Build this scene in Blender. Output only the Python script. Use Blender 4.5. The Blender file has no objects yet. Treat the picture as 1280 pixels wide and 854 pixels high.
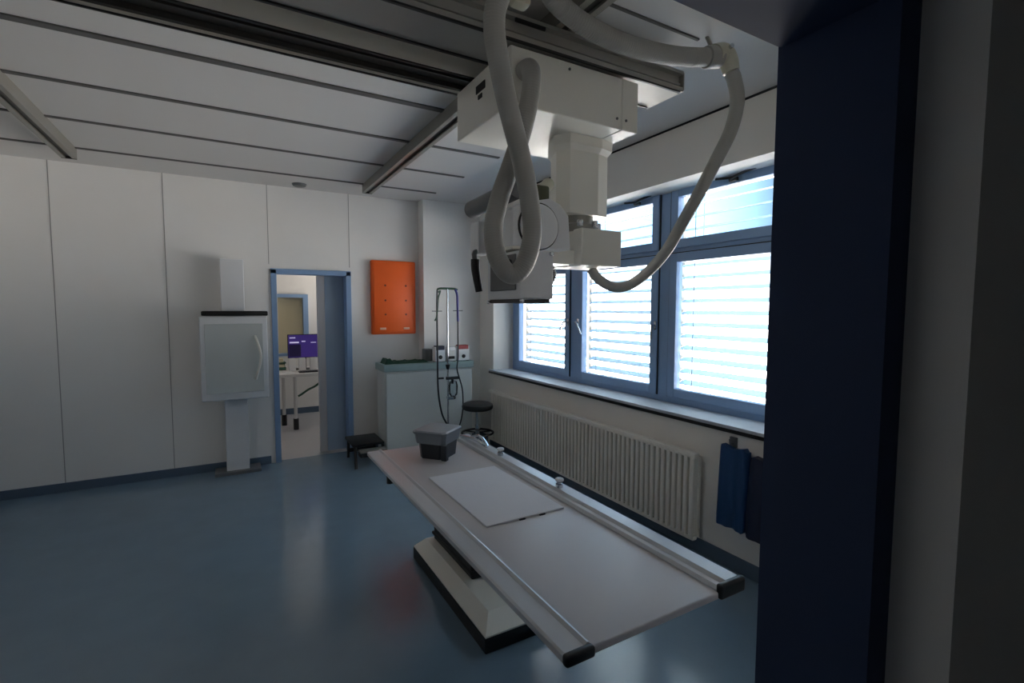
import bpy, bmesh, math, random
from mathutils import Vector, Matrix
random.seed(4)
SC = bpy.context.scene
COL = SC.collection

# ------------------------------------------------------------------ materials
def lin(c):
    return tuple((v / 255 / 12.92) if v / 255 <= .04045 else ((v / 255 + .055) / 1.055) ** 2.4 for v in c)

def mat(name, rgb, rough=.5, metal=0.0, noise=0.0, scale=30, spec=.5, bump=0.0, coat=0.0, emis=None, es=0.0, trans=0.0):
    m = bpy.data.materials.new(name); m.use_nodes = True
    nt = m.node_tree; b = nt.nodes['Principled BSDF']
    c = lin(rgb)
    b.inputs['Roughness'].default_value = rough
    b.inputs['Metallic'].default_value = metal
    b.inputs['Specular IOR Level'].default_value = spec
    b.inputs['Coat Weight'].default_value = coat
    b.inputs['Base Color'].default_value = (*c, 1)
    if trans:
        b.inputs['Transmission Weight'].default_value = trans
    if emis:
        b.inputs['Emission Color'].default_value = (*lin(emis), 1)
        b.inputs['Emission Strength'].default_value = es
    if noise or bump:
        tc = nt.nodes.new('ShaderNodeTexCoord'); n = nt.nodes.new('ShaderNodeTexNoise')
        n.inputs['Scale'].default_value = scale; n.inputs['Detail'].default_value = 4
        nt.links.new(tc.outputs['Object'], n.inputs['Vector'])
        if noise:
            mx = nt.nodes.new('ShaderNodeMix'); mx.data_type = 'RGBA'
            mx.inputs[6].default_value = (*[v * (1 - noise) for v in c], 1)
            mx.inputs[7].default_value = (*[min(1, v * (1 + noise)) for v in c], 1)
            nt.links.new(n.outputs['Fac'], mx.inputs[0]); nt.links.new(mx.outputs[2], b.inputs['Base Color'])
        if bump:
            bp = nt.nodes.new('ShaderNodeBump'); bp.inputs['Strength'].default_value = bump
            bp.inputs['Distance'].default_value = .01
            nt.links.new(n.outputs['Fac'], bp.inputs['Height']); nt.links.new(bp.outputs['Normal'], b.inputs['Normal'])
    return m

def glassmat(name, tint=(1, 1, 1), refl=.5):
    m = bpy.data.materials.new(name); m.use_nodes = True
    nt = m.node_tree; nt.nodes.clear()
    o = nt.nodes.new('ShaderNodeOutputMaterial'); t = nt.nodes.new('ShaderNodeBsdfTransparent')
    g = nt.nodes.new('ShaderNodeBsdfGlossy'); f = nt.nodes.new('ShaderNodeFresnel'); mx = nt.nodes.new('ShaderNodeMixShader')
    ml = nt.nodes.new('ShaderNodeMath'); ml.operation = 'MULTIPLY'; ml.inputs[1].default_value = refl
    t.inputs['Color'].default_value = (*tint, 1); g.inputs['Roughness'].default_value = .02
    f.inputs['IOR'].default_value = 1.45
    nt.links.new(f.outputs[0], ml.inputs[0]); nt.links.new(ml.outputs[0], mx.inputs[0])
    nt.links.new(t.outputs[0], mx.inputs[1]); nt.links.new(g.outputs[0], mx.inputs[2]); nt.links.new(mx.outputs[0], o.inputs[0])
    return m

def slatmat(name, rgb):
    m = bpy.data.materials.new(name); m.use_nodes = True
    nt = m.node_tree; b = nt.nodes['Principled BSDF']; o = nt.nodes['Material Output']
    b.inputs['Base Color'].default_value = (*lin(rgb), 1); b.inputs['Roughness'].default_value = .45
    tr = nt.nodes.new('ShaderNodeBsdfTranslucent'); tr.inputs['Color'].default_value = (*lin(rgb), 1)
    mx = nt.nodes.new('ShaderNodeMixShader'); mx.inputs[0].default_value = .04
    nt.links.new(b.outputs[0], mx.inputs[1]); nt.links.new(tr.outputs[0], mx.inputs[2]); nt.links.new(mx.outputs[0], o.inputs[0])
    return m

M = {
 'wall': mat('wall_paint', (238, 236, 233), .7, noise=.03, scale=3),
 'wallw': mat('window_wall_paint', (238, 234, 228), .7, noise=.03, scale=3),
 'ceil': mat('ceiling_paint', (212, 210, 208), .6, noise=.03, scale=2),
 'floor': mat('vinyl_floor', (112, 134, 152), .17, noise=.10, scale=5, spec=.5),
 'floor2': mat('office_floor', (172, 172, 176), .35, noise=.05, scale=5),
 'cove': mat('vinyl_cove', (84, 102, 122), .35),
 'joint': mat('ceiling_joint_grey', (92, 90, 90), .6),
 'black_gap': mat('shadow_gap_rubber', (24, 24, 26), .7),
 'blue': mat('blue_frame_paint', (136, 166, 204), .42, noise=.04, scale=4),
 'bluedoor': mat('blue_door_laminate', (158, 176, 196), .45, noise=.04, scale=2),
 'doorgrey': mat('brushed_door_edge', (196, 194, 196), .4, 0),
 'steelgasket': mat('gasket', (38, 44, 54), .6),
 'white': mat('cream_enamel', (236, 233, 224), .38, noise=.02, scale=6),
 'white2': mat('light_grey_enamel', (226, 227, 229), .36, noise=.02, scale=6),
 'grey': mat('mid_grey_enamel', (104, 106, 108), .4),
 'alu': mat('rail_aluminium', (150, 148, 140), .38, .55),
 'aludark': mat('dark_rail_aluminium', (70, 68, 66), .45, .3),
 'beam': mat('bridge_grey', (168, 166, 160), .4, .25),
 'chrome': mat('chrome', (205, 208, 212), .14, 1.0),
 'black': mat('black_plastic', (24, 24, 26), .45),
 'blackpad': mat('black_vinyl', (22, 21, 22), .5, noise=.1, scale=40),
 'hose': mat('hose_plastic', (158, 157, 152), .5, noise=.03, scale=10),
 'clamp': mat('hose_clamp_cream', (196, 194, 176), .35),
 'table': mat('table_laminate', (190, 186, 188), .34, noise=.02, scale=4, coat=.0),
 'tablerail': mat('table_rail_alu', (196, 199, 204), .32, .12),
 'paper': mat('paper_sheet', (222, 222, 228), .75, bump=.15, scale=18),
 'orange': mat('orange_board', (252, 104, 30), .45, noise=.06, scale=8),
 'grip': mat('orange_grip_glint', (250, 200, 175), .3),  # board grips paled to hold white glints in their colour
 'orangedark': mat('orange_board_hole', (120, 36, 12), .6),
 'cab': mat('cabinet_grey_green', (202, 206, 204), .45, noise=.02, scale=3),
 'cabtop': mat('cabinet_top_teal', (150, 170, 170), .4),
 'green': mat('green_cloth', (28, 74, 58), .8, noise=.15, scale=30),
 'coat': mat('blue_apron_vinyl', (22, 62, 108), .5, noise=.06, scale=12),
 'coat2': mat('navy_apron_vinyl', (26, 34, 62), .55, noise=.06, scale=12),
 'radiator': mat('radiator_enamel', (240, 235, 226), .45),
 'sill': mat('sill_stone', (190, 196, 204), .35, noise=.04, scale=20),
 'sillblack': mat('sill_edge_black', (20, 20, 24), .5),
 'slat': slatmat('blind_slat', (154, 178, 194)),
 'glass': glassmat('window_glass'),
 'clear': glassmat('clear_plastic', (.82, .86, .88), 1.0),
 'smoke': mat('smoked_plastic', (118, 124, 132), .3, spec=.6),
 'bindark': mat('dark_plastic_bin', (52, 54, 60), .4),
 'beige': mat('beige_panel', (214, 204, 172), .6),
 'purple': mat('screen_purple', (44, 32, 88), .4, emis=(72, 50, 140), es=.35),
 'screentext': mat('screen_text', (200, 200, 220), .4, emis=(190, 185, 220), es=.6),
 'screendark': mat('screen_dark', (20, 16, 40), .4, emis=(34, 24, 66), es=.3),
 'cup': mat('white_card', (232, 232, 232), .5),
 'desk': mat('desk_white', (214, 212, 210), .45),
 'greencable': mat('green_cable', (40, 84, 66), .5),
 'hosegreen': mat('green_tube', (26, 68, 48), .5),
 'hoseblue': mat('blue_tube', (48, 50, 130), .45),
 'hoseblack': mat('dark_tube', (32, 38, 44), .45),
 'red': mat('red_plastic', (140, 40, 44), .5),
 'olive': mat('olive_plug', (84, 86, 64), .5),
 'lamp': mat('corridor_lamp_diffuser', (240, 240, 240), .5, emis=(255, 250, 240), es=1.0),
}

# ------------------------------------------------------------------ mesh helpers
class MB:
    def __init__(s): s.bm = bmesh.new()
    def _join(s, b):
        me = bpy.data.meshes.new('tmp'); b.to_mesh(me); b.free(); s.bm.from_mesh(me); bpy.data.meshes.remove(me)
        return s
    def box(s, lo, hi, bev=0.0, rot=None, piv=None, seg=2):
        b = bmesh.new(); bmesh.ops.create_cube(b, size=1)
        lo, hi = Vector(lo), Vector(hi); c = (lo + hi) / 2; d = hi - lo
        for v in b.verts: v.co = Vector((v.co.x * d.x, v.co.y * d.y, v.co.z * d.z)) + c
        if bev: bmesh.ops.bevel(b, geom=b.edges[:], offset=min(bev, min(d) * .45), segments=seg, affect='EDGES', profile=.5)
        if rot is not None:
            p = Vector(piv) if piv is not None else c
            bmesh.ops.transform(b, matrix=Matrix.Translation(p) @ rot @ Matrix.Translation(-p), verts=b.verts)
        return s._join(b)
    def prism(s, pts, axis, a, b_, bev=0.0, smooth=False):
        """pts: 2D polygon in the plane perpendicular to axis (in x,y,z order without axis), from a to b_"""
        b = bmesh.new()
        def P(p, t):
            q = list(p); q.insert(axis, t); return b.verts.new(q)
        A = [P(p, a) for p in pts]; B = [P(p, b_) for p in pts]; n = len(pts)
        b.faces.new(A); b.faces.new(B[::-1])
        for i in range(n): b.faces.new((A[i], B[i], B[(i + 1) % n], A[(i + 1) % n]))
        bmesh.ops.recalc_face_normals(b, faces=b.faces)
        if bev: bmesh.ops.bevel(b, geom=b.edges[:], offset=bev, segments=2, affect='EDGES', profile=.5)
        return s._join(b)
    def loft(s, rings):
        """rings: list of equal-length lists of 3D points"""
        b = bmesh.new(); R = [[b.verts.new(p) for p in r] for r in rings]; n = len(rings[0])
        for i in range(len(R) - 1):
            for j in range(n): b.faces.new((R[i][j], R[i][(j + 1) % n], R[i + 1][(j + 1) % n], R[i + 1][j]))
        b.faces.new(R[0][::-1]); b.faces.new(R[-1])
        bmesh.ops.recalc_face_normals(b, faces=b.faces)
        return s._join(b)
    def cyl(s, p, q, r, r2=None, n=24, bev=0.0):
        p, q = Vector(p), Vector(q); d = q - p; r2 = r if r2 is None else r2
        b = bmesh.new(); bmesh.ops.create_cone(b, cap_ends=True, segments=n, radius1=r, radius2=r2, depth=d.length)
        if bev:
            e = [e for e in b.edges if abs(e.verts[0].co.z - e.verts[1].co.z) < 1e-6]
            bmesh.ops.bevel(b, geom=e, offset=bev, segments=2, affect='EDGES', profile=.5)
        mt = Matrix.Translation((p + q) / 2) @ Vector((0, 0, 1)).rotation_difference(d.normalized()).to_matrix().to_4x4()
        bmesh.ops.transform(b, matrix=mt, verts=b.verts)
        return s._join(b)
    def sphere(s, c, r, sc=(1, 1, 1), n=16):
        b = bmesh.new(); bmesh.ops.create_uvsphere(b, u_segments=n, v_segments=n // 2, radius=r)
        for v in b.verts: v.co = Vector((v.co.x * sc[0], v.co.y * sc[1], v.co.z * sc[2])) + Vector(c)
        return s._join(b)
    def lathe(s, prof, c, n=24):
        b = bmesh.new(); rings = []
        for r, z in prof:
            rings.append([b.verts.new((c[0] + r * math.cos(2 * math.pi * k / n), c[1] + r * math.sin(2 * math.pi * k / n), c[2] + z)) for k in range(n)])
        for i in range(len(rings) - 1):
            for k in range(n): b.faces.new((rings[i][k], rings[i][(k + 1) % n], rings[i + 1][(k + 1) % n], rings[i + 1][k]))
        b.faces.new(rings[0][::-1]); b.faces.new(rings[-1])
        return s._join(b)
    def tube(s, pts, r, n=12, step=.02, ridge=0.0, pitch=.012, closed=False):
        P = spline(pts, step if not ridge else pitch / 4)
        b = bmesh.new(); rings = []; up = None
        L = len(P)
        for i, p in enumerate(P):
            t = (P[min(i + 1, L - 1)] - P[max(i - 1, 0)]).normalized()
            if up is None:
                up = t.orthogonal().normalized()
            up = (up - t * up.dot(t)).normalized(); sd = t.cross(up)
            rad = r(i / (L - 1)) if callable(r) else r
            if ridge: rad *= 1 + ridge * (1 if i % 4 < 2 else -1)
            rings.append([b.verts.new(p + (up * math.cos(2 * math.pi * k / n) + sd * math.sin(2 * math.pi * k / n)) * rad) for k in range(n)])
        for i in range(L - 1):
            for k in range(n): b.faces.new((rings[i][k], rings[i][(k + 1) % n], rings[i + 1][(k + 1) % n], rings[i + 1][k]))
        b.faces.new(rings[0][::-1]); b.faces.new(rings[-1])
        return s._join(b)
    def build(s, name, m, parent=None, smooth=False, origin=None):
        me = bpy.data.meshes.new(name)
        bmesh.ops.recalc_face_normals(s.bm, faces=s.bm.faces)
        if origin is not None: bmesh.ops.translate(s.bm, vec=-Vector(origin), verts=s.bm.verts)
        s.bm.to_mesh(me); s.bm.free()
        me.materials.append(m)
        o = bpy.data.objects.new(name, me); COL.objects.link(o)
        if smooth:
            for p in me.polygons: p.use_smooth = True
            me.set_sharp_from_angle(angle=math.radians(38))
        if origin is not None: o.location = origin
        if parent is not None:
            o.parent = parent
            o.matrix_parent_inverse = Matrix.Translation(-world_loc(parent))
        return o

def world_loc(o):
    # every ancestor here is only translated at build time
    return Vector(o.location) if o.get('_e') else (Vector(o.location) if o.parent is None else Vector((0, 0, 0)) + Vector(o.location))

def spline(pts, step):
    P = [Vector(p) for p in pts]
    if len(P) == 2:
        n = max(2, int((P[1] - P[0]).length / step)); return [P[0].lerp(P[1], i / n) for i in range(n + 1)]
    Q = [P[0] * 2 - P[1]] + P + [P[-1] * 2 - P[-2]]; out = []
    for i in range(1, len(Q) - 2):
        a, b, c, d = Q[i - 1:i + 3]; n = max(2, int((c - b).length / step))
        for k in range(n):
            t = k / n
            out.append(.5 * ((2 * b) + (c - a) * t + (2 * a - 5 * b + 4 * c - d) * t * t + (3 * b - a - 3 * c + d) * t ** 3))
    out.append(P[-1]); return out

def tag(o, label=None, cat=None, group=None, kind=None):
    if label: o['label'] = label
    if cat: o['category'] = cat
    if group: o['group'] = group
    if kind: o['kind'] = kind
    return o
def struct(mb, name, m, **k): return tag(mb.build(name, m, **k), kind='structure')
def empty(name, loc, label=None, cat=None, group=None, kind=None):
    o = bpy.data.objects.new(name, None); o.empty_display_size = .1; COL.objects.link(o); o.location = loc
    return tag(o, label, cat, group, kind)
RZ = lambda a: Matrix.Rotation(math.radians(a), 4, 'Z')
RX = lambda a: Matrix.Rotation(math.radians(a), 4, 'X')
RY = lambda a: Matrix.Rotation(math.radians(a), 4, 'Y')

# ------------------------------------------------------------------ room shell
CZ = 2.88; YF = 5.677; XL = -1.95; XW = 2.70; XO = 3.22
struct(MB().box((XL - .15, .28, -.12), (XO, YF + .06, 0)), 'floor', M['floor'])
struct(MB().box((XL - .15, .28, CZ), (XO, YF + .13, CZ + .14)), 'ceiling', M['ceil'])
b = MB().box((XL - .15, YF, 0), (.40, YF + .13, CZ)).box((1.19, YF, 0), (XO, YF + .13, CZ)).box((.40, YF, 2.03), (1.19, YF + .13, CZ))
struct(b, 'wall_far', M['wall'])
struct(MB().box((1.975, 5.5, 0), (XO, YF, CZ)), 'wall_column', M['wall'])
struct(MB().box((XL - .15, .54, 0), (XL, YF, CZ)), 'wall_left', M['wall'])
WY0, WY1, WZ0, WZ1 = 1.60, 5.14, .885, 2.52
b = MB().box((XW, .28, 0), (XO, 5.5, WZ0)).box((XW, .28, WZ1), (XO, 5.5, CZ))
b.box((XW, .28, WZ0), (XO, WY0, WZ1)).box((XW, WY1, WZ0), (XO, 5.5, WZ1))
struct(b, 'wall_right', M['wallw'])
DX0, DX1, DZ = -.45, .848, 2.085
b = MB().box((XL - .15, .28, 0), (DX0 - .06, .54, CZ)).box((DX1 + .06, .28, 0), (XW, .54, CZ)).box((DX0 - .06, .28, DZ + .06), (DX1 + .06, .54, CZ))
struct(b, 'wall_near', M['wall'])
# corridor the photographer stands in
struct(MB().box((-1.95, -1.6, -.12), (2.7, .28, 0)), 'floor_corridor', M['floor'])
struct(MB().box((-1.95, -1.6, 2.6), (2.7, .28, 2.7)), 'ceiling_corridor', M['ceil'])
struct(MB().box((-2.1, -1.75, -.12), (2.85, -1.6, 2.7)).box((-2.1, -1.6, -.12), (-1.95, .28, 2.7)).box((2.7, -1.6, -.12), (2.85, .28, 2.7)), 'wall_corridor', M['wall'])
# door opening the view goes through: blue steel frame wrapping the wall
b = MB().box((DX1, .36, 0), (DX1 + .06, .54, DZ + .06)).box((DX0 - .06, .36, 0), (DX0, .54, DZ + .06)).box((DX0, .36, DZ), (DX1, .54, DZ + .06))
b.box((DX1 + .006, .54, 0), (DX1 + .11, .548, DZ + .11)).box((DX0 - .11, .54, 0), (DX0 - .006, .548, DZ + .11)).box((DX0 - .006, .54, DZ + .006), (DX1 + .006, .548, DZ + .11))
struct(b, 'door_3', mat('shaded_blue_door_frame', (58, 70, 100), .75, spec=.25))  # frame blue darkened so the colour itself carries the doorway's shade
# baseboards
b = MB().box((XL, YF - .012, 0), (.345, YF, .08)).box((1.235, YF - .012, 0), (1.975, YF, .08)).box((1.975, 5.488, 0), (XW, 5.5, .08)).box((1.963, 5.488, 0), (1.975, YF, .08))
struct(b, 'baseboard_far', M['cove'])
struct(MB().box((XW - .012, .56, 0), (XW, 5.49, .095), .004), 'baseboard_right', M['cove'])
struct(MB().box((XL, .56, 0), (XL + .012, YF, .08)), 'baseboard_left', M['cove'])
# ceiling joints (dark panel joint strips)
for i, (y, w, x0, x1) in enumerate([(1.631, .014, .2, 1.93), (2.30, .03, XL, 1.97), (3.0, .05, XL, 1.985), (3.68, .036, XL, 1.985), (4.385, .032, XL, 1.985), (5.13, .032, XL, 1.99)]):
    struct(MB().box((x0, y - w / 2, CZ - .008), (x1, y + w / 2, CZ + .002), .002), 'trim_%d' % (i + 1), M['joint'])
struct(MB().box((XW - .006, .56, CZ - .012), (XW + .002, 5.5, CZ)), 'trim_7', M['black_gap'])
# thin wall panel joints
b = MB().box((.372, YF - .0025, 2.08), (.378, YF + .001, CZ)).box((1.176, YF - .0025, 2.08), (1.182, YF + .001, CZ)).box((-.5, YF - .0025, .08), (-.494, YF + .001, CZ)).box((-1.3, YF - .0025, .08), (-1.294, YF + .001, CZ))
struct(b, 'trim_8', mat('panel_seam', (160, 158, 156), .7))

# adjoining office seen through the far door
OY = 8.2; OZ = 2.75
struct(MB().box((XL, YF + .06, -.12), (XO, OY + .15, -.002)), 'floor_office', M['floor2'])
struct(MB().box((XL, YF + .13, OZ), (XO, OY + .15, OZ + .1)), 'ceiling_office', M['ceil'])
FX0, FX1, FZ = .63, 1.07, 1.84
b = MB().box((XL, OY, 0), (FX0 - .9, OY + .13, OZ)).box((FX1, OY, 0), (XO, OY + .13, OZ)).box((FX0 - .9, OY, FZ), (FX1, OY + .13, OZ))
b.box((FX0 - .9, OY, 0), (FX1, OY + .13, .9))
struct(b, 'wall_office_far', M['wall'])
struct(MB().box((XL - .15, YF + .13, -.12), (XL, OY + .15, OZ)), 'wall_office_left', M['wall'])
b = MB().box((2.7, YF + .13, -.12), (2.85, OY, .9)).box((2.7, YF + .13, 1.9), (2.85, OY, OZ)).box((2.7, YF + .13, .9), (2.85, 7.35, 1.9)).box((2.7, 8.0, .9), (2.85, OY, 1.9))  # window opening added out of view, sized to daylight the office
struct(b, 'wall_office_right', M['wall'])
struct(MB().box((XL, OY - .012, 0), (2.7, OY, .09)), 'baseboard_office', M['cove'])
w4 = empty('window_4', (.4, OY, .9), kind='structure')
b = MB().box((FX0 - .9, OY - .02, FZ - .05), (FX1, OY + .13, FZ)).box((FX1 - .07, OY - .02, .9), (FX1, OY + .13, FZ - .05)).box((FX0 - .9, OY - .02, .9), (FX0 - .83, OY + .13, FZ - .05)).box((FX0 - .83, OY - .02, .9), (FX1 - .07, OY + .13, .94))
b.build('frame', M['blue'], w4)
MB().box((FX0 - .83, OY + .09, .94), (FX1 - .07, OY + .11, FZ - .05)).build('panel', M['beige'], w4)

# far door: blue frame and half open sliding leaf
d1 = empty('door_1', (.8, YF, 0), kind='structure')
b = MB().box((.388, YF - .02, 0), (.442, YF + .14, 2.03), .003).box((1.136, YF - .02, 0), (1.19, YF + .14, 2.03), .003).box((.388, YF - .02, 1.985), (1.19, YF + .14, 2.037), .003)
b.build('door_frame', M['blue'], d1)
d2 = empty('door_2', (1.2, YF + .17, 0), kind='structure')
MB().box((.935, YF + .15, .01), (1.78, YF + .19, 2.06), .003).build('door_leaf', M['bluedoor'], d2)
MB().box((.855, YF + .142, .01), (.935, YF + .198, 2.06), .006).build('leading_edge', M['doorgrey'], d2)
MB().box((.6, YF + .135, 2.06), (2.0, YF + .2, 2.13), .004).build('track', M['alu'], d2)

# ------------------------------------------------------------------ window band
XF = 2.95
struct(MB().box((XW - .02, WY0, WZ0), (XF, WY1 + .08, WZ0 + .022), .003), 'trim_9', M['sill'])
struct(MB().box((XW - .024, WY0, WZ0 - .022), (XW + .004, WY1 + .08, WZ0), .002), 'trim_10', M['sillblack'])
def window(n, y0, y1, g0, g1, opener=True):
    """y0..y1 outer limits of this bay, g0..g1 its glass"""
    w = empty('window_%d' % n, (XF, (y0 + y1) / 2, WZ0), kind='structure')
    zb, zt = WZ0 + .0, 2.60
    gz = [(1.02, 1.985), (2.155, 2.468)]
    f = MB()
    for (a, c, z0, z1) in ((y0, g0 - .07, zb, zt), (g1 + .07, y1, zb, zt), (g0 - .07, g1 + .07, zb, .955), (g0 - .07, g1 + .07, 2.045, 2.095), (g0 - .07, g1 + .07, 2.53, zt)):
        f.box((XF + .015, a, z0), (XF + .085, c, z1))
    f.build('fixed_frame', M['blue'], w)
    for k, (z0, z1) in enumerate(gz):
        s = MB(); t = .072 if k == 0 else .068; zl = z0 - (.068 if k == 0 else .066); zh = z1 + .066
        s.box((XF - .005, g0 - t, zl), (XF + .06, g0, zh), .004).box((XF - .005, g1, zl), (XF + .06, g1 + t, zh), .004)
        s.box((XF - .0045, g0, zl), (XF + .0595, g1, z0), .004).box((XF - .0045, g0, z1), (XF + .0595, g1, zh), .004)
        s.build('sash' if k == 0 else 'fanlight_sash', M['blue'], w)
        MB().box((XF + .026, g0 - .01, z0 - .01), (XF + .032, g1 + .01, z1 + .01)).build('glass', M['glass'], w)
    gs = MB()
    for a, c in ((g0 - .078, g0 - .07), (g1 + .07, g1 + .078)):
        gs.box((XF + .003, a, .95), (XF + .02, c, 2.53))
    gs.box((XF + .002, g0 - .07, 2.05), (XF + .02, g1 + .07, 2.058))
    gs.build('gasket', M['steelgasket'], w)
    return w
w1 = window(1, 3.92, WY1, 4.06, 4.965)
w2 = window(2, 2.764, 3.92, 2.893, 3.78)
w3 = window(3, WY0, 2.764, 1.745, 2.635)
def lever(y, z, dy, w):
    h = MB().box((XF - .02, y - .013, z - .035), (XF - .005, y + .013, z + .035), .005)
    h.tube([(XF - .02, y, z), (XF - .05, y, z), (XF - .055, y + dy * .35, z - .01), (XF - .052, y + dy, z - .11)], .008, 8, .01)
    h.build('handle', M['chrome'], w, smooth=True)
lever(3.99, 1.50, .10, w1)
lever(3.83, 1.50, -.10, w2)
lever(2.83, 1.50, -.0001, w2)
for w, yc in ((w2, 3.05), (w3, 2.16)):
    h = MB().box((XF - .03, yc - .03, 2.478), (XF - .005, yc + .03, 2.502), .004)
    h.tube([(XF - .03, yc + .02, 2.49), (XF - .05, yc - .06, 2.505), (XF - .035, yc - .17, 2.525)], .009, 8, .02)
    h.tube([(XF - .03, yc, 2.5), (XF - .045, yc + .12, 2.512)], .008, 8, .02)
    h.build('fanlight_opener', M['black'], w, smooth=True)

def blind(y0, y1, label, tilt):
    t = empty('venetian_blind', (3.13, (y0 + y1) / 2, .92), label, 'blind', 'outside venetian blinds over the windows')
    s = MB(); z = .96; pitch = .092; W = .045
    ca, sa = math.cos(math.radians(tilt)), math.sin(math.radians(tilt))
    while z < 2.60:
        pr = []
        for k in range(-4, 5):
            u = k / 4 * W; cam = .006 * (1 - (k / 4) ** 2)
            pr.append((3.13 + u * ca - cam * sa, z - u * sa + cam * ca + .0))
        pr2 = [(p[0], p[1] - .0012) for p in pr[::-1]]
        s.prism(pr + pr2, 1, y0 + .012, y1 - .012)
        z += pitch
    s.build('slats', M['slat'], t, smooth=True)
    for k in (.14, .86):
        yy = y0 + (y1 - y0) * k
        for xx in (3.083, 3.177): MB().cyl((xx, yy, .93), (xx, yy, 2.6), .0028, n=6).build('ladder_cord', M['grey'], t)
    MB().box((3.105, y0 + .01, .92), (3.155, y1 - .01, .945), .004).build('bottom_bar', M['slat'], t)
    for yy in (y0, y1): MB().box((3.115, yy - .008, .9), (3.145, yy + .008, 2.62)).build('guide_rail', M['alu'], t)
    return t
blind(3.955, 5.08, 'white outside blind behind the window next to the room corner', -20)
blind(2.79, 3.885, 'white outside blind behind the middle window, between the two thick blue posts', -20)
blind(1.66, 2.735, 'bluish striped outside blind behind the window above the blue aprons', -20)

# ------------------------------------------------------------------ radiator
r = empty('radiator', (2.64, 3.6, .08), 'long white column radiator below the window sill', 'radiator')
b = MB(); y = 2.165; z0, z1 = .10, .685
while y < 5.06:
    b.box((2.60, y - .015, z0 + .02), (2.612, y + .015, z1 - .015), .005, seg=1)
    b.box((2.612, y - .0125, z0 + .02), (2.655, y + .0125, z1 - .012))
    y += .05
b.build('columns', M['radiator'], r)
MB().box((2.603, 2.14, z1 - .035), (2.655, 5.08, z1 + .004), .012).build('header', M['radiator'], r, smooth=True)
MB().box((2.605, 2.14, z0), (2.653, 5.08, z0 + .035), .012).build('header', M['radiator'], r, smooth=True)
MB().box((2.652, 2.14, z0 + .02), (2.668, 5.08, z1 - .02)).build('back_panel', M['radiator'], r)
for yy in (2.5, 3.6, 4.7):
    MB().box((2.66, yy - .02, .2), (2.699, yy + .02, .64), .003).build('wall_bracket', M['radiator'], r)
MB().cyl((2.63, 5.12, .13), (2.63, 5.12, .0), .011, n=10).cyl((2.63, 5.05, .13), (2.63, 5.13, .13), .014, n=10).build('pipe', M['radiator'], r, smooth=True)

# ------------------------------------------------------------------ lead aprons on the window wall
def apron(name, y0, y1, zt, zb0, zb1, x, m, label, th=.035):
    bm = bmesh.new(); nu, nv = 18, 22; F = []; Bk = []
    for i in range(nv + 1):
        v = i / nv; rowF = []; rowB = []
        for j in range(nu + 1):
            u = j / nu
            yy = y0 + (y1 - y0) * u; flare = (1 + .14 * v)
            yy = (y0 + y1) / 2 + (yy - (y0 + y1) / 2) * flare
            bot = zb0 + (zb1 - zb0) * u
            rnd = .045 * (max(0, 1 - u / .13) ** 2 + max(0, (u - .87) / .13) ** 2)
            top = zt - .02 * math.sin(math.pi * u) ** 2 - .02 * (abs(u - .5) > .44)
            z = top + (bot + rnd - top) * v
            wav = .012 * math.sin(u * 9 + v * 1.2) * v + .006 * math.sin(u * 23 + 1) * v
            edge = min(1, 8 * u, 8 * (1 - u)) ** .5 if 0 < u < 1 else .0
            rowF.append(bm.verts.new((x - th * (.35 + .65 * edge) - wav * edge - .01 * v, yy, z)))
            rowB.append(bm.verts.new((x, yy, z)))
        F.append(rowF); Bk.append(rowB)
    for i in range(nv):
        for j in range(nu):
            bm.faces.new((F[i][j], F[i + 1][j], F[i + 1][j + 1], F[i][j + 1]))
            bm.faces.new((Bk[i][j + 1], Bk[i + 1][j + 1], Bk[i + 1][j], Bk[i][j]))
    for i in range(nv):
        bm.faces.new((F[i][0], Bk[i][0], Bk[i + 1][0], F[i + 1][0])); bm.faces.new((F[i][nu], F[i + 1][nu], Bk[i + 1][nu], Bk[i][nu]))
    for j in range(nu):
        bm.faces.new((F[0][j], F[0][j + 1], Bk[0][j + 1], Bk[0][j])); bm.faces.new((F[nv][j + 1], F[nv][j], Bk[nv][j], Bk[nv][j + 1]))
    o = MB()._join(bm).build(name, m, smooth=True)
    return tag(o, label, 'apron')
apron('protective_apron', 1.79, 1.985, .80, .285, .30, 2.672, M['coat'], 'blue radiation apron hanging on wall hook beside the radiator end', .045)
apron('protective_apron', 1.47, 1.775, .775, .285, .29, 2.665, M['coat2'], 'dark navy apron hanging on the wall between blue apron and door frame', .05)
k = empty('wall_hook', (2.69, 1.925, .80), 'small grey wall hook above the blue apron', 'hook')
MB().box((2.685, 1.90, .775), (2.70, 1.95, .84), .004).build('plate', M['grey'], k)
MB().tube([(2.69, 1.925, .80), (2.665, 1.925, .797), (2.655, 1.925, .83)], .006, 8, .01).build('prong', M['grey'], k, smooth=True)

# ------------------------------------------------------------------ ceiling rails and bridge
def ceiling_rail(x0, x1, y0, y1, label):
    t = empty('ceiling_rail', ((x0 + x1) / 2, y1, 2.80), label, 'rail', 'long ceiling rails carrying the bridge')
    pts = [(x0, CZ), (x0, 2.80), (x0 + .03, 2.80), (x0 + .03, 2.812), (x0 + .014, 2.812), (x0 + .014, CZ - .012), (x1 - .014, CZ - .012), (x1 - .014, 2.812), (x1 - .03, 2.812), (x1 - .03, 2.80), (x1, 2.80), (x1, CZ)]
    MB().prism(pts, 1, y0, y1).build('profile', M['alu'], t)
    MB().box((x0 + .002, y1, 2.798), (x1 - .002, y1 + .012, CZ)).build('end_cap', M['black'], t)
    MB().box((x0 + .016, y0, 2.814), (x1 - .016, y1 - .01, 2.82)).build('cover_strip', M['aludark'], t)
ceiling_rail(1.215, 1.315, .60, 5.17, 'aluminium ceiling rail running from the far wall to above the x-ray unit')
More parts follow.
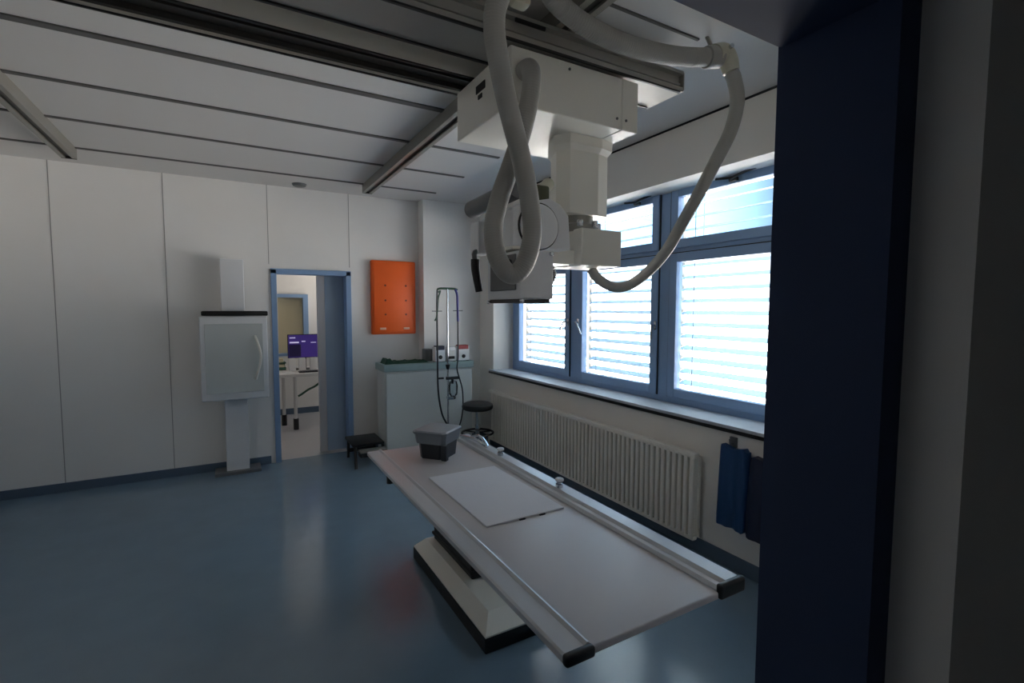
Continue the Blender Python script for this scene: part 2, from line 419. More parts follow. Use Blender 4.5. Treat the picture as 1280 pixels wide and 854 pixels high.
ceiling_rail(-1.10, -1.0, .60, 5.17, 'aluminium ceiling rail on the side away from the windows')
def bridge(y0, y1, label, face=-1):
    t = empty('bridge_beam', (.9, (y0 + y1) / 2, 2.70), label, 'beam', 'transverse bridge beams under the ceiling rails')
    x0, x1 = -1.25, 1.98
    # C-shaped side channels on both long sides with a flat belly
    P = [(y0, 2.70), (y1, 2.70), (y1, 2.715), (y1 - .012, 2.715), (y1 - .012, 2.783), (y1, 2.783), (y1, 2.798), (y0, 2.798), (y0, 2.783), (y0 + .03, 2.783), (y0 + .03, 2.748), (y0 + .02, 2.748), (y0 + .02, 2.738), (y0 + .03, 2.738), (y0 + .03, 2.720), (y0, 2.720)]
    MB().prism(P, 0, x0, x1).build('profile', M['beam'], t)
    for yy in (y0, y1 - .012): MB().box((x0, yy, 2.692), (x1 - .02, yy + .012, 2.70)).build('edge_seal', M['black'], t)
    MB().box((x1, y0 + .004, 2.71), (x1 + .01, y1 - .004, 2.795), .002).build('end_cap', M['alu'], t)
    return t
BB = bridge(1.757, 1.99, 'grey bridge beam carrying the front edge of the x-ray carriage, beside the hose run')
MB().box((1.02, 1.75, 2.765), (1.16, 1.76, 2.778)).build('cable_slot', M['black'], BB)
t = empty('bridge_beam', (.9, 2.245, 2.70), 'hollow bridge beam open underneath, carrying the rear of the x-ray carriage', 'beam', 'transverse bridge beams under the ceiling rails')
MB().prism([(2.14, 2.70), (2.152, 2.70), (2.152, 2.785), (2.338, 2.785), (2.338, 2.70), (2.35, 2.70), (2.35, 2.798), (2.14, 2.798)], 0, -1.25, 1.98).build('profile', M['white'], t)
MB().prism([(2.153, 2.712), (2.175, 2.712), (2.175, 2.735), (2.24, 2.735), (2.24, 2.725), (2.25, 2.725), (2.25, 2.735), (2.315, 2.735), (2.315, 2.712), (2.337, 2.712), (2.337, 2.784), (2.153, 2.784)], 0, -1.25, 1.97).build('channel_liner', M['aludark'], t)
for yy in (2.141, 2.339): MB().box((-1.25, yy, 2.694), (1.97, yy + .01, 2.70)).build('edge_seal', M['black'], t)

# ------------------------------------------------------------------ suspended x-ray unit
U = empty('x_ray_unit', (1.4, 2.05, 2.69), 'large cream ceiling-mounted x-ray tube unit with carriage, column and tube head', 'x-ray machine')
MB().box((1.01, 1.775, 2.455), (1.60, 2.31, 2.685), .006).build('carriage_housing', M['white'], U)
MB().box((1.602, 1.775, 2.455), (1.70, 2.31, 2.685), .006).build('side_cover', M['white'], U)
for p in ((1.57, 2.50), (1.625, 2.50), (1.30, 2.655)): MB().cyl((p[0], 1.777, p[1]), (p[0], 1.771, p[1]), .006, n=12).build('screw', M['grey'], U)
MB().box((1.006, 2.0, 2.60), (1.012, 2.09, 2.635), .002).build('vent_slot', M['black'], U)
MB().box((1.006, 2.03, 2.57), (1.0115, 2.07, 2.59), .002).build('vent_slot', M['black'], U)
# telescopic column, rounded-octagon section with a flared top
sec = [(1.392, 2.00), (1.425, 1.93), (1.595, 1.93), (1.668, 1.95), (1.69, 2.03), (1.67, 2.12), (1.60, 2.16), (1.47, 2.16), (1.425, 2.09)]
cx, cy = 1.53, 2.05
def ring(sx, z, dx=0): return [(cx + (p[0] - cx) * sx + dx, cy + (p[1] - cy) * sx, z) for p in sec]
MB().loft([ring(1.0, 2.09), ring(1.0, 2.385), ring(1.13, 2.41), ring(1.13, 2.456)]).build('telescopic_column', M['white'], U)
c = MB().lathe([(.10, 0), (.105, .015), (.105, .035), (.085, .045), (.085, .09)], (1.545, 2.04, 2.01), 32)
c.build('column_collar', M['alu'], U, smooth=True)
for a in range(8):
    an = a / 8 * 6.283 + .3
    MB().cyl((1.545 + .112 * math.cos(an), 2.04 + .112 * math.sin(an), 2.03), (1.545 + .112 * math.cos(an), 2.04 + .112 * math.sin(an), 2.062), .016, n=10, bev=.004).build('collar_bolt', M['chrome'], U, smooth=True)
MB().box((1.475, 1.90, 1.842), (1.725, 2.18, 2.018), .006).build('arm_box', M['white'], U)
MB().box((1.30, 1.955, 1.845), (1.476, 2.15, 1.915), .006).build('cross_arm', M['white'], U)
# tube head: housing with chamfered shoulder, round pivot disc, tube cylinder on top
pts = [(1.072, 1.90), (1.378, 1.90), (1.366, 2.055), (1.318, 2.102), (1.262, 2.122), (1.13, 2.092), (1.072, 2.06)]
MB().prism(pts, 1, 1.86, 2.17, .005).build('tube_housing', M['white2'], U)
MB().cyl((1.20, 1.868, 1.992), (1.20, 1.842, 1.992), .098, n=40, bev=.006).build('pivot_disc', M['white2'], U, smooth=True)
MB().cyl((1.20, 1.866, 1.992), (1.20, 1.852, 1.992), .104, n=40).build('disc_seal', M['black'], U, smooth=True)
MB().cyl((1.10, 2.35, 2.135), (1.10, 1.87, 2.148), .043, n=28, bev=.02).build('tube_cylinder', M['grey'], U, smooth=True)
MB().box((1.20, 1.90, 2.10), (1.29, 1.98, 2.19), .012).build('cable_plug', M['olive'], U, smooth=True)
MB().cyl((1.255, 1.93, 2.16), (1.33, 1.97, 2.22), .03, n=16, bev=.006).build('plug_elbow', M['clamp'], U, smooth=True)
# collimator
MB().box((1.072, 1.80, 1.672), (1.242, 2.10, 1.878), .005).build('collimator', M['white2'], U)
MB().box((1.062, 1.85, 1.885), (1.18, 2.05, 1.90), .003).build('collimator_shelf', M['white'], U)
MB().box((1.064, 1.83, 1.71), (1.073, 2.06, 1.865), .004).build('control_panel', M['grey'], U)
for yy, zz in ((1.87, 1.83), (1.98, 1.83)): MB().cyl((1.066, yy, zz), (1.045, yy, zz), .014, n=16, bev=.003).build('control_knob', M['black'], U, smooth=True)
for xx in (1.078, 1.212): MB().box((xx, 1.815, 1.655), (xx + .024, 2.09, 1.673), .002).build('accessory_rail', M['aludark'], U)
for p in ((1.082, 1.808, 1.664), (1.07, 2.09, 1.66), (1.225, 1.797, 1.868)):
    MB().cyl((p[0], p[1], p[2]), (p[0], p[1] - .016, p[2]), .009, n=12, bev=.002).build('rail_screw', M['chrome'], U, smooth=True)
MB().box((1.024, 2.10, 1.885), (1.09, 2.19, 2.04), .008).build('rear_cover', M['white2'], U)
h = MB().tube([(1.05, 2.13, 1.90), (1.015, 2.12, 1.895), (1.008, 2.11, 1.87), (1.012, 2.11, 1.855)], .012, 10, .01)
h.build('handle_bracket', M['grey'], U, smooth=True)
MB().tube([(1.012, 2.11, 1.86), (1.012, 2.11, 1.82), (1.02, 2.11, 1.77), (1.032, 2.11, 1.71)], lambda t: .021 - .004 * t, 12, .01).build('handle_grip', M['black'], U, smooth=True)
MB().tube([(1.27, 1.97, 1.86), (1.285, 1.92, 1.84), (1.30, 1.89, 1.79), (1.275, 1.90, 1.73), (1.262, 1.95, 1.70)], .017, 12, .01, ridge=.08, pitch=.01).build('rear_handle', M['grey'], U, smooth=True)

# ------------------------------------------------------------------ cable hoses
def hose(name, pts, r, label, ridge=.035):
    o = MB().tube(pts, r, 20, .02, ridge=ridge, pitch=.010).build(name, M['hose'], smooth=True)
    return tag(o, label, 'hose')
H1 = hose('cable_hose', [(.905, 1.50, 2.80), (.862, 1.50, 2.75), (.815, 1.52, 2.66), (.806, 1.53, 2.58), (.828, 1.54, 2.48), (.875, 1.56, 2.35), (.937, 1.58, 2.20), (.988, 1.60, 2.06), (1.012, 1.61, 1.93),
     (1.004, 1.62, 1.845), (.982, 1.635, 1.785), (.948, 1.65, 1.760), (.913, 1.665, 1.787), (.891, 1.685, 1.860), (.895, 1.70, 1.96), (.925, 1.70, 2.07), (.972, 1.70, 2.19), (1.022, 1.70, 2.33), (1.055, 1.70, 2.46), (1.063, 1.70, 2.545), (1.068, 1.73, 2.585), (1.068, 1.774, 2.59)], .037,
     'grey corrugated hose hanging in a long loop in front of the tube head', .006)
H2 = hose('cable_hose', [(.985, 1.52, 2.80), (1.02, 1.535, 2.775), (1.10, 1.56, 2.745), (1.24, 1.56, 2.705), (1.42, 1.55, 2.685), (1.62, 1.54, 2.695), (1.78, 1.532, 2.72), (1.853, 1.525, 2.735)], .037,
     'grey corrugated hose running along the ceiling beam to the clamp', .022)
H3 = hose('cable_hose', [(1.988, 1.492, 2.685), (2.0, 1.485, 2.65), (2.03, 1.49, 2.57), (2.03, 1.52, 2.45), (1.98, 1.56, 2.31), (1.95, 1.62, 2.18), (1.94, 1.70, 2.06), (1.93, 1.79, 1.93), (1.90, 1.88, 1.83), (1.84, 1.95, 1.76), (1.77, 2.0, 1.745), (1.70, 2.04, 1.785), (1.66, 2.06, 1.841)], lambda t: .032 - .006 * t,
     'grey hose sagging from the ceiling clamp to the arm box before the windows', .006)
c = empty('hose_clamp', (1.95, 1.51, 2.80), 'pale plastic clamp joining two grey hoses by the window-side ceiling', 'clamp')
MB().cyl((1.855, 1.525, 2.736), (1.93, 1.515, 2.75), .046, n=28, bev=.005).build('collar', M['hose'], c, smooth=True)
MB().tube([(1.905, 1.52, 2.75), (1.95, 1.51, 2.765), (1.975, 1.50, 2.735), (1.987, 1.494, 2.69)], lambda t: .050 - .014 * t, 20, .008).build('elbow', M['clamp'], c, smooth=True)
MB().cyl((1.945, 1.55, 2.775), (1.95, 1.60, CZ), .009, n=12).build('hanger', M['alu'], c, smooth=True)
MB().cyl((1.94, 1.468, 2.775), (1.935, 1.452, 2.775), .010, n=12, bev=.002).build('screw', M['chrome'], c, smooth=True)
c = empty('hose_clamp', (.94, 1.5, 2.84), 'pale plastic clip holding both hoses above the loop', 'clamp')
MB().box((.90, 1.545, 2.70), (.965, 1.60, 2.86), .012).build('clip_body', M['clamp'], c, smooth=True)
MB().cyl((.93, 1.57, 2.85), (.93, 1.57, CZ), .012, n=12).build('hanger', M['alu'], c, smooth=True)

# ------------------------------------------------------------------ x-ray table
T = empty('examination_table', (1.06, 2.0, 0), 'long white x-ray examination table with floating top on a low black-edged base', 'table')
TZ = .75
MB().box((.775, .965, TZ - .026), (1.315, 3.02, TZ - .004), .004).build('table_top', M['table'], T)
rl = [(.712, TZ - .022), (.712, TZ - .004), (.720, TZ), (.780, TZ + .0), (.790, TZ + .008), (.797, TZ + .006), (.799, TZ - .004), (.799, TZ - .022)]
MB().prism(rl, 1, .975, 3.02).build('side_rail', M['tablerail'], T)
rr = [(1.303, TZ - .020), (1.303, TZ + .0), (1.309, TZ + .012), (1.318, TZ + .006), (1.335, TZ + .008), (1.345, TZ + .02), (1.405, TZ + .02), (1.414, TZ + .012), (1.414, TZ - .020)]
MB().prism(rr, 1, .975, 3.05).build('side_rail', M['tablerail'], T)
for a, c_, zz in ((.708, .803, TZ + .006), (1.300, 1.418, TZ + .022)):
    MB().box((a, .952, TZ - .026), (c_, .977, zz), .009, seg=3).build('rail_end_cap', M['black'], T, smooth=True)
for yy in (2.96, 1.3): MB().box((.82, yy, TZ - .045), (1.29, yy + .04, TZ - .026)).build('cross_brace', M['aludark'], T)
# base
MB().box((1.0, 1.985, 0), (1.66, 3.03, .076), .006).build('plinth', M['black'], T)
rb = [(1.004, .072), (1.656, .072), (1.60, .10), (1.05, .10)]
def rect(x0, x1, y0, y1, z): return [(x0, y0, z), (x1, y0, z), (x1, y1, z), (x0, y1, z)]
MB().loft([rect(1.004, 1.656, 1.989, 3.026, .076), rect(1.004, 1.656, 1.989, 3.026, .084), rect(1.075, 1.60, 2.10, 2.995, .13)]).build('base_cover', M['white'], T)
MB().box((1.12, 2.39, .13), (1.54, 2.97, .62), .01).build('lift_bellows', M['black'], T)
MB().box((1.00, 2.30, .60), (1.30, 3.0, .70), .008).build('carriage', M['aludark'], T)
b = MB()
for i in range(7): b.box((1.11, 2.38, .16 + i * .062), (1.55, 2.98, .18 + i * .062), .006)
b.build('bellows_fold', M['blackpad'], T)
MB().box((1.085, 2.36, .26), (1.118, 2.43, .50), .006).build('brake_lever_cover', M['white'], T)
MB().box((1.075, 2.62, .42), (1.118, 2.68, .56), .006).build('bracket', M['white2'], T)
MB().cyl((.752, 2.673, .70), (.752, 2.673, .655), .018, n=16, bev=.004).cyl((.752, 2.673, .74), (.752, 2.673, .70), .008, n=10).build('clamp_knob', M['black'], T, smooth=True)

s = tag(MB().box((.877, 1.73, TZ - .004), (1.262, 2.392, TZ + .004), .002).build('examination_pad', M['paper']), 'thin white paper-covered pad lying on the examination table', 'pad')
# dark bead marks along the pad's near edge belong to the pad
for xx in (1.03, 1.13): MB().box((xx, 1.722, TZ - .004), (xx + .028, 1.731, TZ + .0)).build('edge_clip', M['black'], s)

# storage box
S = empty('storage_box', (1.075, 2.76, TZ), 'lidded translucent grey storage box on the far end of the examination table', 'box')
def octo(cx, cy, hx, hy, ch, z, a):
    P = [(-hx + ch, -hy), (hx - ch, -hy), (hx, -hy + ch), (hx, hy - ch), (hx - ch, hy), (-hx + ch, hy), (-hx, hy - ch), (-hx, -hy + ch)]
    ca, sa = math.cos(a), math.sin(a)
    return [(cx + p[0] * ca - p[1] * sa, cy + p[0] * sa + p[1] * ca, z) for p in P]
A = math.radians(40)
MB().loft([octo(1.075, 2.765, .092, .085, .03, TZ - .004, A), octo(1.075, 2.765, .10, .092, .03, TZ + .085, A)]).build('tub', M['bindark'], S)
MB().loft([octo(1.075, 2.77, .104, .098, .02, TZ + .085, A), octo(1.075, 2.77, .112, .106, .02, TZ + .145, A)]).build('upper_bin', M['smoke'], S)
MB().loft([octo(1.075, 2.77, .119, .113, .02, TZ + .145, A), octo(1.075, 2.77, .119, .113, .02, TZ + .155, A), octo(1.075, 2.77, .108, .102, .02, TZ + .162, A)]).build('lid', M['smoke'], S)
MB().box((1.045, 2.605, TZ), (1.075, 2.64, TZ + .09), .004, rot=RZ(40)).build('latch', M['bindark'], S)

def rail_clamp(x, y, label):
    t = empty('rail_clamp', (x, y, TZ + .02), label, 'clamp', 'chrome clamps on the window-side table rail')
    MB().lathe([(.014, 0), (.018, .004), (.018, .020), (.012, .024), (.012, .032)], (x, y, TZ + .018), 20).build('clamp_body', M['chrome'], t, smooth=True)
    MB().lathe([(.016, 0), (.021, .003), (.021, .012), (.017, .015)], (x, y, TZ + .050), 20).build('knob', M['white2'], t, smooth=True)
rail_clamp(1.36, 1.905, 'chrome clamp with pale knob on the table rail, beside the white pad')
rail_clamp(1.36, 2.50, 'chrome clamp with pale knob on the table rail, nearer the storage box')
hk = tag(MB().tube([(1.385, 2.95, TZ + .028), (1.395, 2.85, TZ + .05), (1.39, 2.75, TZ + .03), (1.36, 2.68, TZ + .028), (1.345, 2.78, TZ + .045), (1.335, 2.92, TZ + .035), (1.33, 3.0, TZ + .025)], .009, 8, .01).build('restraint_strap', M['chrome'], smooth=True), 'bent chrome holder lying on the far end of the table rail', 'holder')

# ------------------------------------------------------------------ objects by the far wall
B = empty('spine_board', (1.66, 5.62, 1.33), 'orange plastic transfer board hung on the far wall right of the door', 'board')
MB().box((1.402, 5.615, 1.332), (1.918, 5.677, 2.172), .016, seg=3).build('shell', M['orange'], B, smooth=True)
MB().box((1.425, 5.606, 1.36), (1.895, 5.618, 2.145), .008).build('face', M['orange'], B, smooth=True)
for zz in (1.56, 1.72, 1.89):
    for xx in (1.555, 1.795): MB().cyl((xx, 5.612, zz), (xx, 5.603, zz), .011, n=12).build('hole', M['orangedark'], B)
for xx in (1.525, 1.80): MB().box((xx - .035, 5.60, 1.385), (xx + .035, 5.609, 1.41), .01, seg=3).build('grip', M['grip'], B, smooth=True)

C_ = empty('storage_cabinet', (1.91, 5.33, 0), 'tall grey cabinet with teal worktop standing against the far wall', 'cabinet')
MB().box((1.415, 5.165, .06), (2.43, 5.485, .955), .004).build('body', M['cab'], C_)
MB().box((1.44, 5.20, 0), (2.41, 5.48, .06)).build('plinth', M['black'], C_)
MB().box((1.425, 5.148, .09), (2.42, 5.166, .935), .003).build('front_panel', M['cab'], C_)
MB().box((1.400, 5.14, .955), (2.445, 5.49, 1.03), .005).build('worktop', M['cabtop'], C_)
g = MB()
bm = bmesh.new(); gx, gy = 20, 8; V = []
for i in range(gx + 1):
    V.append([bm.verts.new((1.43 + .49 * i / gx, 5.19 + .24 * j / gy, 1.032 + (.018 + .012 * math.sin(i * 1.3) * math.cos(j * 1.1) if 0 < i < gx and 0 < j < gy else 0) + (.03 if 1 <= i <= 3 and 0 < j < gy else 0))) for j in range(gy + 1)])
for i in range(gx):
    for j in range(gy): bm.faces.new((V[i][j], V[i + 1][j], V[i + 1][j + 1], V[i][j + 1]))
edge = [V[i][0] for i in range(gx + 1)] + [V[gx][j] for j in range(1, gy + 1)] + [V[i][gy] for i in range(gx - 1, -1, -1)] + [V[0][j] for j in range(gy - 1, 0, -1)]
bm.faces.new(edge)
tag(g._join(bm).build('folded_cloth', M['green'], smooth=True), 'dark green folded cloth on the grey cabinet worktop', 'cloth')
tag(MB().box((1.93, 5.33, 1.03), (2.03, 5.46, 1.165), .01, seg=3).build('rounded_container', M['grey'], smooth=True), 'grey container on the cabinet top against the wall corner', 'container')
# white monitoring devices on the cabinet
def device(x0, x1, label, top, zt, dial):
    t = empty('medical_device', ((x0 + x1) / 2, 5.22, 1.03), label, 'device', 'small white devices standing on the cabinet top')
    MB().box((x0, 5.17, 1.035), (x1, 5.27, zt), .006).build('housing', M['cup'], t)
    MB().box((x0 + .01, 5.166, zt - .035), (x1 - .01, 5.25, zt + .012), .004).build('cap', top, t)
    if dial: MB().cyl(((x0 + x1) / 2, 5.171, 1.085), ((x0 + x1) / 2, 5.158, 1.085), .022, n=20, bev=.003).build('dial', M['black'], t, smooth=True)
    else: MB().box((x0 + .02, 5.162, 1.06), (x1 - .02, 5.171, 1.09), .002).build('display', M['black'], t)
    for xx in (x0 + .005, x1 - .025): MB().box((xx, 5.175, 1.03), (xx + .02, 5.26, 1.036)).build('foot', M['black'], t)
device(1.985, 2.105, 'small white device with dark blue cap, nearest the door among the cabinet-top devices', M['coat2'], 1.20, True)
device(2.125, 2.235, 'small white device with display in the middle of the cabinet-top devices', M['white2'], 1.185, False)
device(2.255, 2.40, 'small white device with red cap on the cabinet top nearest the window', M['red'], 1.20, True)

# infusion / hose stand in front of the cabinet
I = empty('hose_stand', (2.06, 4.98, 0), 'slim pole stand with hanging tubes in front of the cabinet', 'stand')
px, py = 2.055, 4.98
MB().cyl((px, py, .06), (px, py, 1.84), .010, n=14).build('pole', M['chrome'], I, smooth=True)
MB().lathe([(.13, 0), (.135, .01), (.13, .03), (.05, .05), (.02, .07)], (px, py, 0), 28).build('foot_base', M['black'], I, smooth=True)
MB().tube([(px - .115, py, 1.83), (px - .09, py, 1.842), (px, py, 1.845), (px + .09, py, 1.842), (px + .115, py, 1.83)], .012, 8, .02).build('hanger_bar', M['hosegreen'], I, smooth=True)
MB().tube([(px - .115, py, 1.83), (px - .12, py, 1.70), (px - .12, py, 1.5), (px - .122, py - .01, 1.1), (px - .12, py - .02, .75), (px - .085, py - .03, .50), (px - .02, py - .03, .36), (px, py - .02, .30)], .010, 8, .03).build('tube', M['hoseblack'], I, smooth=True)
MB().tube([(px - .105, py, 1.80), (px - .08, py, 1.82), (px - .105, py, 1.74), (px - .115, py, 1.62), (px - .13, py - .01, 1.53), (px - .15, py - .01, 1.50)], .009, 8, .02).build('short_tube', M['hosegreen'], I, smooth=True)
MB().tube([(px + .09, py, 1.84), (px + .113, py, 1.78), (px + .118, py, 1.65), (px + .122, py, 1.49)], .013, 8, .02).build('blue_tube', M['hoseblue'], I, smooth=True)
MB().tube([(px + .122, py, 1.52), (px + .122, py, 1.3), (px + .122, py, 1.10), (px + .10, py - .02, .97), (px + .13, py - .02, .86), (px + .165, py - .02, .72), (px + .165, py - .02, .50), (px + .12, py - .02, .33), (px + .02, py - .02, .29)], .008, 8, .03).build('tube', M['hoseblack'], I, smooth=True)
for sx, zz in ((-.12, 1.60), (.122, 1.605)): MB().box((px + sx - .055, py - .005, zz - .004), (px + sx + .055, py + .005, zz + .006)).build('cross_clip', M['grey'], I)
MB().cyl((px, py, 1.02), (px, py, .97), .026, .014, n=14).build('clamp', M['black'], I, smooth=True)
MB().box((px - .12, py - .012, .865), (px - .05, py + .012, .885), .003).box((px - .02, py - .02, .855), (px + .13, py + .015, .885), .004).cyl((px + .05, py - .01, .86), (px + .05, py - .01, .81), .014, n=10).build('manifold', M['hoseblack'], I)
MB().lathe([(.018, 0), (.045, .03), (.05, .12), (.04, .17), (.015, .18)], (px + .05, py - .03, .665), 20).build('suction_jar', M['clear'], I, smooth=True)
MB().lathe([(.04, 0), (.052, .008), (.055, .03), (.05, .035)], (px + .03, py - .02, .64), 20).build('jar_holder', M['chrome'], I, smooth=True)

# stool with round black pad
Q = empty('swivel_stool', (2.35, 4.75, 0), 'black padded swivel stool standing in the corner by the radiator', 'stool')
qx, qy = 2.335, 4.82
MB().lathe([(.14, 0), (.165, .012), (.172, .035), (.165, .062), (.14, .075), (.05, .078)], (qx, qy, .525), 36).build('seat', M['blackpad'], Q, smooth=True)
MB().cyl((qx, qy, .08), (qx, qy, .53), .022, n=18).cyl((qx, qy, .30), (qx, qy, .36), .03, n=18).build('gas_lift', M['chrome'], Q, smooth=True)
b = MB()
for a in range(5):
    an = a * 1.2566 + .2
    b.tube([(qx, qy, .10), (qx + .10 * math.cos(an), qy + .10 * math.sin(an), .095), (qx + .19 * math.cos(an), qy + .19 * math.sin(an), .065)], lambda t: .022 - .006 * t, 8, .02)
b.cyl((qx, qy, .07), (qx, qy, .14), .04, n=18)
b.build('star_base', M['black'], Q, smooth=True)
for a in range(5):
    an = a * 1.2566 + .2
    MB().cyl((qx + .19 * math.cos(an) - .012, qy + .19 * math.sin(an), .027), (qx + .19 * math.cos(an) + .012, qy + .19 * math.sin(an), .027), .027, n=14, bev=.004).build('caster', M['black'], Q, smooth=True)
b = MB(); b.tube([(qx + .17 * math.cos(k / 24 * 6.2832), qy + .17 * math.sin(k / 24 * 6.2832), .27) for k in range(25)], .012, 8, .03)
for a in range(3):
    an = a * 2.094; b.tube([(qx, qy, .27), (qx + .17 * math.cos(an), qy + .17 * math.sin(an), .27)], .008, 8, .03)
b.build('foot_ring', M['black'], Q, smooth=True)

# step stool
K = empty('step_stool', (1.22, 5.3, 0), 'low black step stool with metal front edge beside the far door', 'step stool')
MB().box((1.06, 5.10, .205), (1.385, 5.50, .235), .010).build('tread', M['blackpad'], K, smooth=True)
MB().box((1.11, 4.985, .165), (1.385, 5.10, .182), .004).build('front_lip', M['alu'], K)
MB().box((1.11, 4.99, .12), (1.385, 5.10, .165), .006).build('front_step', M['blackpad'], K)
for (ax, ay, bx, by) in ((1.09, 5.13, 1.075, 5.03), (1.37, 5.13, 1.375, 5.03), (1.09, 5.46, 1.09, 5.49), (1.37, 5.46, 1.375, 5.49)):
    MB().tube([(ax, ay, .21), ((ax + bx) / 2, (ay + by) / 2, .10), (bx, by, .0)], .016, 10, .03).build('leg', M['black'], K, smooth=True)
MB().box((1.08, 5.47, .06), (1.385, 5.50, .10), .004).build('rear_brace', M['black'], K)

# chest bucky on the far wall
W = empty('chest_stand', (.1, 5.45, 0), 'grey wall-mounted chest x-ray stand with black chin rest left of the door', 'x-ray stand')
MB().box((-.24, 5.38, .75), (.325, 5.50, 1.55), .012, seg=3).build('detector_housing', M['white2'], W, smooth=True)
MB().box((-.20, 5.374, .82), (.285, 5.382, 1.48), .003).build('front_plate', M['cab'], W)
MB().box((-.22, 5.37, 1.555), (.335, 5.52, 1.60), .012, seg=3).build('chin_rest', M['black'], W, smooth=True)
MB().box((-.06, 5.50, .0), (.14, 5.60, 2.1), .006).build('stand_column', M['white2'], W)
MB().box((-.16, 5.44, 0), (.24, 5.66, .03), .004).build('foot_plate', M['grey'], W)
MB().tube([(.215, 5.378, 1.36), (.235, 5.34, 1.30), (.262, 5.33, 1.16), (.235, 5.34, 1.02), (.215, 5.378, .94)], .012, 10, .02).build('handle', M['white'], W, smooth=True)
# smoke detector on the ceiling
t = empty('smoke_detector', (.65, 5.50, CZ), 'flat round detector on the ceiling above the door', 'detector')
MB().lathe([(.045, -.028), (.06, -.022), (.068, -.008), (.07, 0)], (.66, 5.47, CZ), 28).build('housing', M['grey'], t, smooth=True)

# ------------------------------------------------------------------ office furniture beyond the door
D = empty('office_desk', (.8, 7.4, 0), 'white office desk seen through the open doorway', 'desk')
MB().box((.15, 7.03, .72), (1.30, 7.85, .76), .004).build('desk_top', M['desk'], D)
for (x, y) in ((.745, 7.12), (.22, 7.12), (.63, 7.45), (1.24, 7.45)):
    lg = MB().cyl((x, y, .14), (x, y, .72), .022, n=14).build('leg', M['desk'], D, smooth=True)
    MB().cyl((x, y, 0), (x, y, .15), .034, n=14).build('leg_foot', M['black'], lg)
MO = empty('computer_monitor', (.91, 7.5, .76), 'flat computer monitor showing a purple screen on the office desk', 'monitor')
MB().box((.70, 7.48, .93), (1.12, 7.51, 1.262), .005).build('bezel', M['black'], MO)
MB().box((.71, 7.474, .94), (1.11, 7.482, 1.252)).build('screen', M['purple'], MO)
for xa, xb, za, zb in ((.725, .80, 1.208, 1.222), (.725, .845, 1.14, 1.16), (.88, .93, 1.155, 1.17), (1.0, 1.07, 1.14, 1.15)): MB().box((xa, 7.4725, za), (xb, 7.475, zb)).build('screen_text', M['screentext'], MO)
MB().box((.715, 7.4728, .95), (.87, 7.475, 1.12)).build('screen_window', M['screendark'], MO)
MB().box((.89, 7.49, .78), (.94, 7.53, .95), .004).box((.80, 7.475, .76), (1.03, 7.62, .775), .004).build('monitor_foot', M['black'], MO)
for x, lb in ((.745, 'white card box before the purple monitor, nearest the door hinge side'), (.875, 'white card box in the middle of the three before the monitor'), (1.02, 'white card box before the monitor, nearest the sliding door edge')):
    q = tag(MB().box((x - .045, 7.39, .76), (x + .045, 7.46, .925), .008).build('card_box', M['cup'], smooth=True), lb, 'box', 'white card boxes before the monitor')
    MB().box((x - .04, 7.395, .924), (x + .04, 7.455, .935), .004).build('lid', M['cup'], q)
tag(MB().box((.52, 7.08, .76), (.74, 7.32, .766), rot=RZ(8)).box((.50, 7.12, .766), (.70, 7.38, .771), rot=RZ(-12)).build('loose_papers', M['cup']), 'loose white papers on the office desk beside the keyboard', 'papers')
kb = empty('keyboard', (.95, 7.16, .76), 'dark keyboard at the front of the office desk', 'keyboard')
MB().box((.80, 7.12, .76), (1.20, 7.24, .775), .004).build('case', M['black'], kb)
b = MB()
for i in range(12):
    for j in range(4): b.box((.815 + i * .031, 7.128 + j * .027, .775), (.84 + i * .031, 7.15 + j * .027, .781))
b.build('keys', M['bindark'], kb)
pt = empty('desk_organiser', (.58, 7.6, .76), 'green and cream organiser tray on the desk beside the monitor', 'organiser')
MB().box((.46, 7.55, .76), (.68, 7.71, .80), .004).box((.46, 7.55, .85), (.68, 7.72, .87), .003).box((.46, 7.70, .80), (.68, 7.72, .85)).build('tray', M['greencable'], pt)
MB().box((.48, 7.56, .80), (.66, 7.70, .835), .002).box((.49, 7.57, .87), (.65, 7.70, .92), .004).build('papers', M['beige'], pt)
tag(MB().tube([(1.12, 7.06, .73), (1.08, 7.06, .66), (1.0, 7.08, .58), (.90, 7.09, .53), (.83, 7.10, .48), (.78, 7.11, .45)], .014, 8, .03).build('desk_cable', M['greencable'], smooth=True), 'green cable drooping under the office desk', 'cable')

# ------------------------------------------------------------------ light
sun_az = Vector((.35, .93, .10)).normalized()
wd = bpy.data.worlds.new('daylight'); SC.world = wd; wd.use_nodes = True
nt = wd.node_tree; bg = nt.nodes['Background']
tc = nt.nodes.new('ShaderNodeTexCoord')
dp = nt.nodes.new('ShaderNodeVectorMath'); dp.operation = 'DOT_PRODUCT'; dp.inputs[1].default_value = sun_az
nt.links.new(tc.outputs['Generated'], dp.inputs[0])
mr = nt.nodes.new('ShaderNodeMapRange'); mr.inputs[1].default_value = .80; mr.inputs[2].default_value = 1.0
mr.inputs[3].default_value = 1.0; mr.inputs[4].default_value = 7.0
nt.links.new(dp.outputs['Value'], mr.inputs[0])
sp = nt.nodes.new('ShaderNodeSeparateXYZ'); nt.links.new(tc.outputs['Generated'], sp.inputs[0])
cr = nt.nodes.new('ShaderNodeValToRGB')
e = cr.color_ramp.elements
e[0].position = .36; e[0].color = (28.5, 26.6, 24.4, 1)
e[1].position = .56; e[1].color = (.34, .60, .88, 1)
k = e.new(.48); k.color = (7.8, 7.5, 7.1, 1)
k = e.new(.505); k.color = (3.4, 3.8, 4.1, 1)
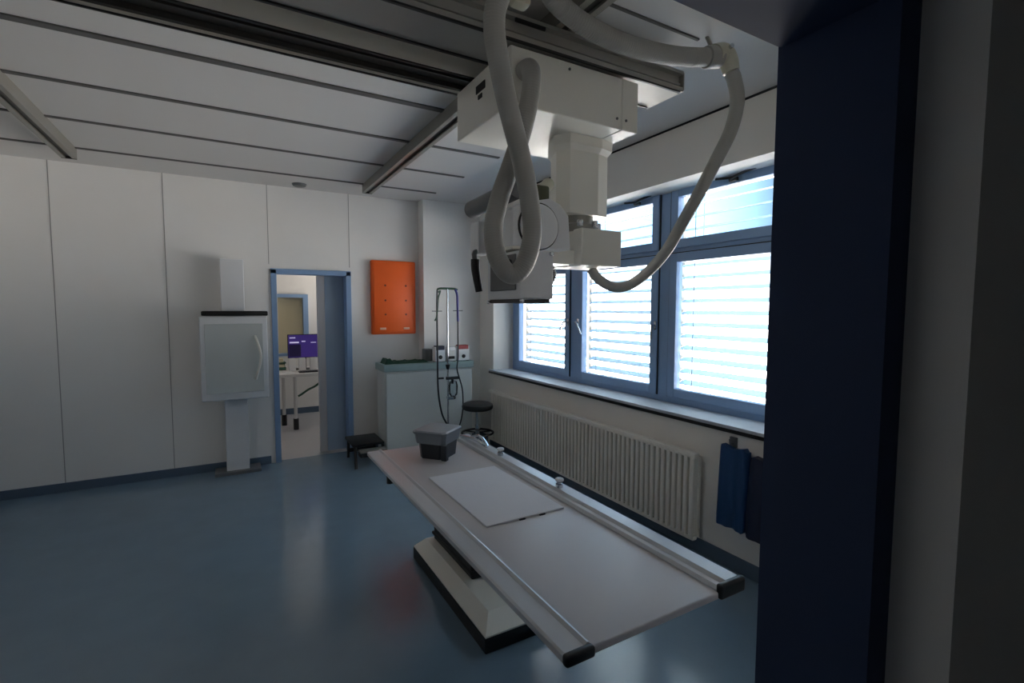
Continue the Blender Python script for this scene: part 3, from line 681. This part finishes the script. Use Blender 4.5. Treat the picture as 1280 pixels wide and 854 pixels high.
ma = nt.nodes.new('ShaderNodeMath'); ma.operation = 'MULTIPLY_ADD'; ma.inputs[1].default_value = .5; ma.inputs[2].default_value = .5
nt.links.new(sp.outputs['Z'], ma.inputs[0]); nt.links.new(ma.outputs[0], cr.inputs[0])
nt.links.new(cr.outputs[0], bg.inputs['Color'])
ms = nt.nodes.new('ShaderNodeMath'); ms.operation = 'MULTIPLY'; ms.inputs[1].default_value = 1.12
nt.links.new(mr.outputs[0], ms.inputs[0]); nt.links.new(ms.outputs[0], bg.inputs['Strength'])

def portal(loc, sx, sy, rot):
    l = bpy.data.lights.new('window_portal', 'AREA'); l.shape = 'RECTANGLE'; l.size = sx; l.size_y = sy
    l.cycles.is_portal = True
    o = bpy.data.objects.new('window_portal', l); COL.objects.link(o); o.location = loc; o.rotation_euler = rot
portal((3.20, 3.37, 1.74), 1.75, 3.6, (0, math.radians(90), 0))
portal((2.86, 7.68, 1.40), 1.0, .65, (0, math.radians(90), 0))

# ------------------------------------------------------------------ camera
cam = bpy.data.cameras.new('camera'); co = bpy.data.objects.new('camera', cam); COL.objects.link(co)
yaw, pitch, roll, f = 0.521372746, -0.0665308651, 0.00277766483, 616.387585
cam.sensor_fit = 'HORIZONTAL'; cam.sensor_width = 36; cam.lens = f / 1280 * 36
cam.clip_start = .02
fw = Vector((math.sin(yaw) * math.cos(pitch), math.cos(yaw) * math.cos(pitch), math.sin(pitch)))
rt = Vector((math.cos(yaw), -math.sin(yaw), 0)); up = rt.cross(fw)
r2 = math.cos(roll) * rt + math.sin(roll) * up; u2 = -math.sin(roll) * rt + math.cos(roll) * up
mt = Matrix((r2, u2, -fw)).transposed().to_4x4(); mt.translation = (0, 0, 1.63)
co.matrix_world = mt
SC.camera = co
SC.view_settings.view_transform = 'Standard'; SC.view_settings.look = 'None'
SC.view_settings.exposure = 0.0; SC.view_settings.gamma = 1.0; SC.view_settings.use_curve_mapping = False
SC.cycles.max_bounces = 10; SC.cycles.diffuse_bounces = 6; SC.cycles.transparent_max_bounces = 16
SC.cycles.use_denoising = True
SC.cycles.sample_clamp_indirect = 6
